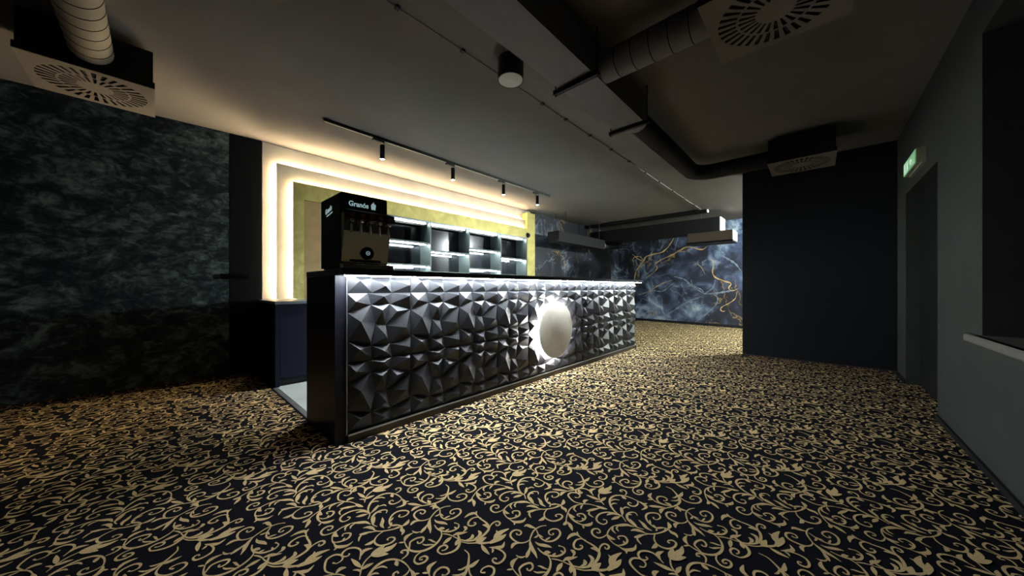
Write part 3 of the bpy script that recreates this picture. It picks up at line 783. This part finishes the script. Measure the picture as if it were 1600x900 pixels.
for (x0, x1, z1, y0, y1) in ((0.996, 5.785, 2.572, 4.885, 4.897), (1.152, 5.645, 2.366, 4.810, 4.822)):
    yl = y0 + 0.012
    MB().box(x0 + 0.024, x0 + 0.034, yl, yl + 0.010, 0.91, z1 - 0.024).build('led_strip', 'led_warm', PN)
    MB().box(x0 + 0.036, x1 - 0.01, yl, yl + 0.010, z1 - 0.034, z1 - 0.024).build('led_strip', 'led_warm', PN)
    yb_ = 4.925 if y0 > 4.85 else 4.848
    MB().box(x0 + 0.06, x0 + 0.075, y0 - 0.015, yb_, 0.91, z1 - 0.076).build('batten', 'smooth_dark', PN)
    MB().box(x0 + 0.06, x1 - 0.01, y0 - 0.015, yb_, z1 - 0.075, z1 - 0.06).build('batten', 'smooth_dark', PN)
kn = thing('dome_camera', 'small black dome on the gold strip at the top right of the shelves', 'camera', (5.58, 4.76, 2.21))
MB().lathe([(0, -0.062), (0.022, -0.058), (0.042, -0.040), (0.050, -0.014), (0.052, 0.0), (0, 0.0)], 24, 'y', (5.66, 4.772, 2.215)).build('dome', 'black', kn, True)
MB().lathe([(0.052, -0.010), (0.058, -0.008), (0.058, 0.0), (0.052, 0.0)], 24, 'y', (5.66, 4.772, 2.215)).build('collar', 'black_metal', kn)
lp = MB(); lp.box(0.487, 0.742, 0, 0.014, 1.145, 1.205); lp.bevel(0.003, 1)
lp = lp.build('latch_plate', 'slot', loc=(0, lw(0.742) - 0.020, 0))
tag(lp, 'slim black plate across the edge of the marbled wall', 'plate')

# =================================================================== CEILING: TRACK, LAMPS, WIRES
TR = MB(); TR.box(1.19, 5.14, 3.772, 3.812, 2.788, 2.8195)
tr_root = thing('light_track', 'long thin black ceiling track above the bar', 'track', (3.16, 3.79, ZC))
TR.build('rail', 'black_metal', tr_root)
MB().box(1.20, 5.13, 3.786, 3.798, 2.786, 2.7879).build('groove', 'alu', tr_root)
LBL = ['leftmost black spotlight on the ceiling track, nearest the drink dispenser', 'second black spotlight from the left on the ceiling track', 'third black spotlight from the left on the ceiling track', 'rightmost black spotlight, at the far end of the ceiling track']
def make_spot(x):
    s = thing('track_spotlight', LBL[0], 'spotlight', (x, 3.792, 2.786), 'spotlights on the ceiling track')
    MB().box(x - 0.115, x + 0.018, 3.774, 3.810, 2.764, 2.7855).build('adapter', 'black_metal', s)
    MB().tube([(x, 3.792, 2.764), (x, 3.792, 2.735)], 0.008, 10).build('stem', 'alu', s, True)
    MB().lathe([(0, 2.738), (0.026, 2.738), (0.028, 2.735), (0.028, 2.572), (0.025, 2.572), (0.024, 2.580), (0, 2.580)], 24, 'z', (x, 3.792, 0)).build('cylinder', 'black_metal', s, True)
    MB().lathe([(0, 2.566), (0.018, 2.568), (0.024, 2.576), (0.024, 2.579), (0, 2.579)], 20, 'z', (x, 3.792, 0)).build('lens', 'lens', s, True)
    return s
sp0 = make_spot(1.822)
for k, x in enumerate((1.822, 2.855, 3.880, 4.775)):
    s = sp0 if k == 0 else copy_tree(sp0)
    s.location.x = x
    s['label'] = LBL[k]
    ld = bpy.data.lights.new('spot_beam', 'SPOT')
    ld.energy = E_SPOT; ld.spot_size = math.radians(75); ld.spot_blend = 0.6; ld.shadow_soft_size = 0.02; ld.color = (1.0, 0.97, 0.90)
    lo_ = bpy.data.objects.new('spot_beam', ld); COL.objects.link(lo_)
    lo_.location = (x, 3.792, 2.555)

cl = thing('ceiling_lamp', 'short black cylinder ceiling lamp with a pale face', 'lamp', (1.87, 1.75, ZC))
MB().lathe([(0, 2.819), (0.098, 2.819), (0.100, 2.815), (0.100, 2.658), (0.094, 2.658), (0.092, 2.664), (0, 2.664)], 40, 'z', (1.87, 1.75, 0)).build('housing', 'black_metal', cl, True)
MB().lathe([(0, 2.656), (0.088, 2.656), (0.0925, 2.6575), (0.0925, 2.663), (0, 2.663)], 40, 'z', (1.87, 1.75, 0)).build('face', 'lamp_face', cl, True)

wr = thing('ceiling_wire', 'thin grey wire clipped along the ceiling', 'wire', (3.8, 1.94, ZC))
random.seed(3)
P = [(-1.5 + 0.25 * k, 1.94 + random.uniform(-0.006, 0.006), 2.8125) for k in range(41)]
MB().tube(P, 0.0045, 8).build('cable', 'duct', wr, True)
for x in (-0.4, 0.5, 1.03, 1.55, 2.05, 2.52, 2.92, 3.42, 3.95, 4.5, 5.1, 5.7, 6.4, 7.1, 7.8):
    MB().box(x - 0.014, x + 0.014, 1.924, 1.956, 2.802, 2.8195).build('clip', 'black_metal', wr)

# =================================================================== DUCTS AND VENTS
RD = thing('rectangular_duct', 'long grey rectangular duct hung along the ceiling', 'duct', (0.5, 1.27, 2.52))
MB().box(-2.6, 3.0, 1.130, 1.405, 2.52, 2.755).build('casing', 'duct', RD)
def reducer(x0, x1, y, z, hw, hh, r, seg=24):
    bm = bmesh.new(); A = []; B = []
    for k in range(seg):
        a = 2 * PI * k / seg
        c, s_ = math.cos(a), math.sin(a)
        m_ = max(abs(c), abs(s_))
        A.append(bm.verts.new((x0, y + hw * c / m_, z + hh * s_ / m_)))
        B.append(bm.verts.new((x1, y + r * c, z + r * s_)))
    for k in range(seg):
        bm.faces.new([A[k], A[(k + 1) % seg], B[(k + 1) % seg], B[k]])
    mb = MB(); mb.bm.free(); mb.bm = bm
    return mb
reducer(3.0, 3.13, 1.268, 2.636, 0.1375, 0.1175, 0.103).build('reducer', 'duct', RD)
for x in (2.03, 2.925):
    br = MB().box(x - 0.016, x + 0.016, 1.085, 1.450, 2.486, 2.518).build('bracket', 'black_metal', RD)
    for y in (1.098, 1.437):
        MB().tube([(x, y, 2.475), (x, y, 2.8195)], 0.005, 8).build('hanger_rod', 'black_metal', br)

def ribbed(pts, r, step, name, mat, root, ribmat='slot'):
    """round hose with thin seam rings"""
    o = MB().tube(pts, r, 28).build(name, mat, root, True)
    acc = 0.0
    for a, b in zip(pts, pts[1:]):
        a, b = Vector(a), Vector(b); L = (b - a).length
        if L < 1e-6:
            continue
        d = (b - a) / L
        s = step - acc
        while s < L:
            p = a + d * s
            MB().tube([p - d * 0.0022, p + d * 0.0022], r + 0.0016, 28).build('seam_ring', ribmat, o)
            s += step
        acc = (acc + L) % step
    return o
def arc(c, r, a0, a1, z, n=8):
    return [(c[0] + r * math.cos(a0 + (a1 - a0) * k / n), c[1] + r * math.sin(a0 + (a1 - a0) * k / n), z) for k in range(n + 1)]

ep = thing('duct_pipe', 'round dark pipe continuing the rectangular duct and bending to the far vent', 'pipe', (4.2, 1.27, 2.63))
ribbed([(3.13, 1.268, 2.636), (3.8, 1.268, 2.636)] + arc((4.92, 1.018), 0.25, PI / 2, 0, 2.636) + [(5.17, 0.44, 2.636)], 0.100, 0.6, 'pipe', 'duct_dark', ep)
bp = thing('branch_pipe', 'round grey branch pipe between the long duct and the nearest right vent', 'pipe', (2.2, 0.8, 2.62))
ribbed([(2.19, 1.128, 2.625), (2.19, 0.462, 2.625)], 0.100, 0.115, 'pipe', 'duct', bp)
hp = thing('supply_hose', 'beige ribbed round hose running into the left ceiling vent', 'hose', (-0.3, 2.5, 2.64))
ribbed([(-0.300, 1.407, 2.648), (-0.300, 3.565, 2.648)], 0.100, 0.115, 'hose', 'tan_hose', hp)

def sector_plate():
    """square face plate with two rings of open radial slots"""
    bm = bmesh.new(); H = 0.295
    cache = {}
    def v(r, a):
        k = (round(r, 5), round(a % (2 * PI), 6))
        if k not in cache:
            cache[k] = bm.verts.new((r * math.cos(a), r * math.sin(a), 0))
        return cache[k]
    n = 192
    da = 2 * PI / n
    rr = [0.0, 0.085, 0.160, 0.172, 0.255, 0.285]
    for i in range(n):
        a0, a1 = i * da, (i + 1) * da
        bm.faces.new([bm.verts.new((0, 0, 0)), v(rr[1], a0), v(rr[1], a1)])
        for q in range(1, 5):
            if q == 1 and i % 8 < 4: continue
            if q == 3 and i % 6 < 3: continue
            bm.faces.new([v(rr[q], a0), v(rr[q + 1], a0), v(rr[q + 1], a1), v(rr[q], a1)])
        def sq(a):
            c, s_ = math.cos(a), math.sin(a); m_ = max(abs(c), abs(s_))
            k = ('s', round(a % (2 * PI), 6))
            if k not in cache:
                cache[k] = bm.verts.new((H * c / m_, H * s_ / m_, 0))
            return cache[k]
        bm.faces.new([v(rr[5], a0), sq(a0), sq(a1), v(rr[5], a1)])
    bmesh.ops.remove_doubles(bm, verts=bm.verts[:], dist=1e-5)
    r = bmesh.ops.extrude_face_region(bm, geom=bm.faces[:])
    for g_ in r['geom']:
        if isinstance(g_, bmesh.types.BMVert):
            g_.co.z += 0.004
    bmesh.ops.recalc_face_normals(bm, faces=bm.faces[:])
    me = bpy.data.meshes.new('face_plate'); bm.to_mesh(me); bm.free()
    me.materials.append(M['plate'])
    return me
PLATE = sector_plate()
def blade_mesh(r0, r1, w_):
    m_ = MB(); m_.box(r0 + 0.004, r1 - 0.004, -w_, w_, -0.001, 0.001)
    me = bpy.data.meshes.new('blade')
    for vtx in m_.bm.verts:                       # tilt the little deflector blade
        y, z = vtx.co.y, vtx.co.z
        vtx.co.y = y * 0.8 - z * 0.6; vtx.co.z = y * 0.6 + z * 0.8
    m_.bm.to_mesh(me); m_.bm.free(); me.materials.append(M['blade'])
    return me
BL_IN, BL_OUT = blade_mesh(0.085, 0.160, 0.0075), blade_mesh(0.172, 0.255, 0.0075)
def make_vent(x, y, z, label, ztop=2.77):
    t = thing('ceiling_vent', label, 'vent', (x, y, z), 'square swirl vents under the ceiling')
    pb = MB()
    pb.box(x - 0.285, x + 0.285, y - 0.285, y + 0.285, z + 0.045, ztop)
    pb.build('plenum_box', 'duct_dark', t)
    rim = MB()
    for s in (-1, 1):
        rim.box(x + s * 0.290 - 0.005, x + s * 0.290 + 0.005, y - 0.295, y + 0.295, z + 0.0041, z + 0.046)
        rim.box(x - 0.285, x + 0.285, y + s * 0.290 - 0.005, y + s * 0.290 + 0.005, z + 0.0041, z + 0.046)
    rim.build('rim', 'duct_dark', t)
    MB().box(x - 0.284, x + 0.284, y - 0.284, y + 0.284, z + 0.030, z + 0.0445).build('dark_inside', 'slot', t)
    link('face_plate', PLATE, t, (x, y, z))
    for i in range(24):
        o = link('blade', BL_IN, t, (x, y, z + 0.012)); o.rotation_euler.z = 2 * PI * (i * 8 + 2) / 192
    for i in range(32):
        o = link('blade', BL_OUT, t, (x, y, z + 0.012)); o.rotation_euler.z = 2 * PI * (i * 6 + 1.5) / 192
    return t
V1 = make_vent(-0.305, 3.855, 2.50, 'square swirl vent above the marbled wall, fed by the beige hose')
for px_, py_, lb_ in ((2.205, 0.163, 'square swirl vent on the ceiling at the top right, nearest the hatch'),
                      (5.19, 0.145, 'dark square swirl vent in front of the charcoal block wall')):
    v_ = copy_tree(V1)
    v_.location = (px_, py_, 2.50)
    v_['label'] = lb_

# ---- far room services
FD = thing('far_duct', 'dark box duct with a bright white end in the far room', 'duct', (8.8, 3.2, 2.33))
MB().box(8.60, 9.10, 1.62, 4.90, 2.33, 2.645).build('casing', 'duct_dark', FD)
MB().box(8.602, 9.098, 1.600, 1.619, 2.332, 2.643).build('end_cap', 'duct_white', FD)['label'] = 'white end cap'
for x, y in ((8.63, 2.0), (9.07, 2.0), (8.63, 3.9), (9.07, 3.9)):
    MB().tube([(x, y, 2.645), (x, y, 2.8195)], 0.006, 8).build('hanger_rod', 'black_metal', FD)
TB = thing('cable_tray', 'narrow black tray under the ceiling above the far duct', 'tray', (8.4, 3.3, 2.74))
MB().box(8.36, 8.48, 1.83, 4.88, 2.735, 2.800).build('tray', 'black_metal', TB)
MB().box(8.362, 8.478, 1.81, 1.829, 2.738, 2.797).build('end_cap', 'duct_white', TB)
MB().box(8.40, 8.44, 2.0, 2.04, 2.800, 2.8195).build('fixing', 'black_metal', TB)
FV = thing('far_vent', 'long brown-grey vent box hanging below the far duct', 'vent', (8.15, 1.7, 2.0))
MB().box(8.0, 8.5, 1.29, 2.12, 2.035, 2.235).build('plenum_box', 'plate', FV)
MB().box(7.985, 8.515, 1.272, 2.135, 2.00, 2.034).build('lip', 'black', FV)
MB().box(8.002, 8.498, 1.272, 1.289, 2.036, 2.233).build('end_plate', 'duct_white', FV)
hr = MB(); hr.tube([(8.505, 1.75, 2.14), (8.70, 1.75, 2.14), (8.80, 1.75, 2.165), (8.86, 1.75, 2.22), (8.87, 1.75, 2.27)], 0.085, 16)
hr.build('neck', 'duct_dark', FV, True)
FN = thing('side_duct', 'dark box duct running along the mural wall behind the bar end', 'duct', (7.2, 4.5, 2.1))
MB().box(6.2, 8.4, 4.30, 4.62, 2.10, 2.34).build('casing', 'duct_dark', FN)
for x in (6.5, 8.1):
    for y in (4.32, 4.60):
        MB().tube([(x, y, 2.34), (x, y, 2.8195)], 0.006, 8).build('hanger_rod', 'black_metal', FN)
MB().tube([(8.4, 4.46, 2.22), (8.57, 4.46, 2.22)] , 0.10, 20).build('spigot', 'duct', FN, True)
FP = thing('bent_pipe', 'round dark pipe slanting up to the far duct beside the mural', 'pipe', (8.7, 4.0, 2.3))
MB().tube([(8.66, 4.46, 2.22), (8.72, 4.43, 2.218), (8.78, 4.34, 2.215), (8.80, 4.20, 2.215), (8.80, 4.02, 2.215)], 0.085, 18).build('pipe', 'duct_dark', FP, True)

FL = thing('ceiling_globe_lamp', 'round white ceiling lamp in the far room behind the charcoal wall', 'lamp', (8.3, -0.6, ZC))
MB().lathe([(0, 2.8195), (0.11, 2.8195), (0.11, 2.79), (0, 2.79)], 28, 'z', (8.3, -0.6, 0)).build('housing', 'white', FL, True)
MB().lathe([(0, 2.60), (0.09, 2.605), (0.15, 2.64), (0.16, 2.69), (0.15, 2.75), (0.10, 2.789), (0, 2.789)], 28, 'z', (8.3, -0.6, 0)).build('diffuser', 'far_lamp', FL, True)

# =================================================================== EXIT SIGN
EX = thing('exit_sign', 'green and cream emergency exit sign above the door', 'sign', (4.8, -0.68, 2.2))
ex0, ex1, ez0, ez1 = 4.60, 5.16, 2.165, 2.29
MB().box(ex0, ex1, -0.699, -0.672, ez0 - 0.01, ez1 + 0.01).build('back_case', 'sign_case', EX)
MB().box(ex0 + 0.006, ex1 - 0.006, -0.671, -0.642, ez0, ez1).build('diffuser', 'sign_case', EX)
MB().box(ex0 + 0.010, ex1 - 0.010, -0.6415, -0.636, ez0 + 0.004, ez1 - 0.004).build('face', 'sign_green', EX)
s = MB()
ya, yb = -0.6358, -0.6345
def pr(pts): s.prism([(x, z) for x, z in pts], 'y', ya, yb)
cz = (ez0 + ez1) / 2
pr([(ex1 - 0.05, cz - 0.045), (ex1 - 0.05, cz + 0.045), (ex1 - 0.11, cz + 0.045), (ex1 - 0.11, cz - 0.045)])           # doorway
mx = ex1 - 0.20
s.lathe([(0, ya), (0.011, ya), (0.011, yb), (0, yb)], 14, 'y', (mx + 0.008, 0, cz + 0.036))                                # running figure
pr([(mx - 0.014, cz + 0.022), (mx + 0.014, cz + 0.024), (mx + 0.004, cz - 0.010), (mx - 0.016, cz - 0.008)])
pr([(mx + 0.012, cz + 0.022), (mx + 0.036, cz + 0.006), (mx + 0.031, cz), (mx + 0.010, cz + 0.010)])
pr([(mx - 0.012, cz + 0.022), (mx - 0.036, cz + 0.014), (mx - 0.034, cz + 0.006), (mx - 0.010, cz + 0.012)])
pr([(mx + 0.002, cz - 0.008), (mx + 0.026, cz - 0.026), (mx + 0.020, cz - 0.046), (mx + 0.012, cz - 0.046), (mx + 0.014, cz - 0.028), (mx - 0.008, cz - 0.014)])
pr([(mx - 0.014, cz - 0.008), (mx - 0.020, cz - 0.026), (mx - 0.044, cz - 0.030), (mx - 0.044, cz - 0.038), (mx - 0.012, cz - 0.036), (mx - 0.004, cz - 0.012)])
ax = ex1 - 0.36
pr([(ax + 0.05, cz), (ax + 0.015, cz + 0.034), (ax + 0.015, cz + 0.012), (ax - 0.05, cz + 0.012), (ax - 0.05, cz - 0.012), (ax + 0.015, cz - 0.012), (ax + 0.015, cz - 0.034)])   # arrow
s.build('symbol', 'sign_white', EX)
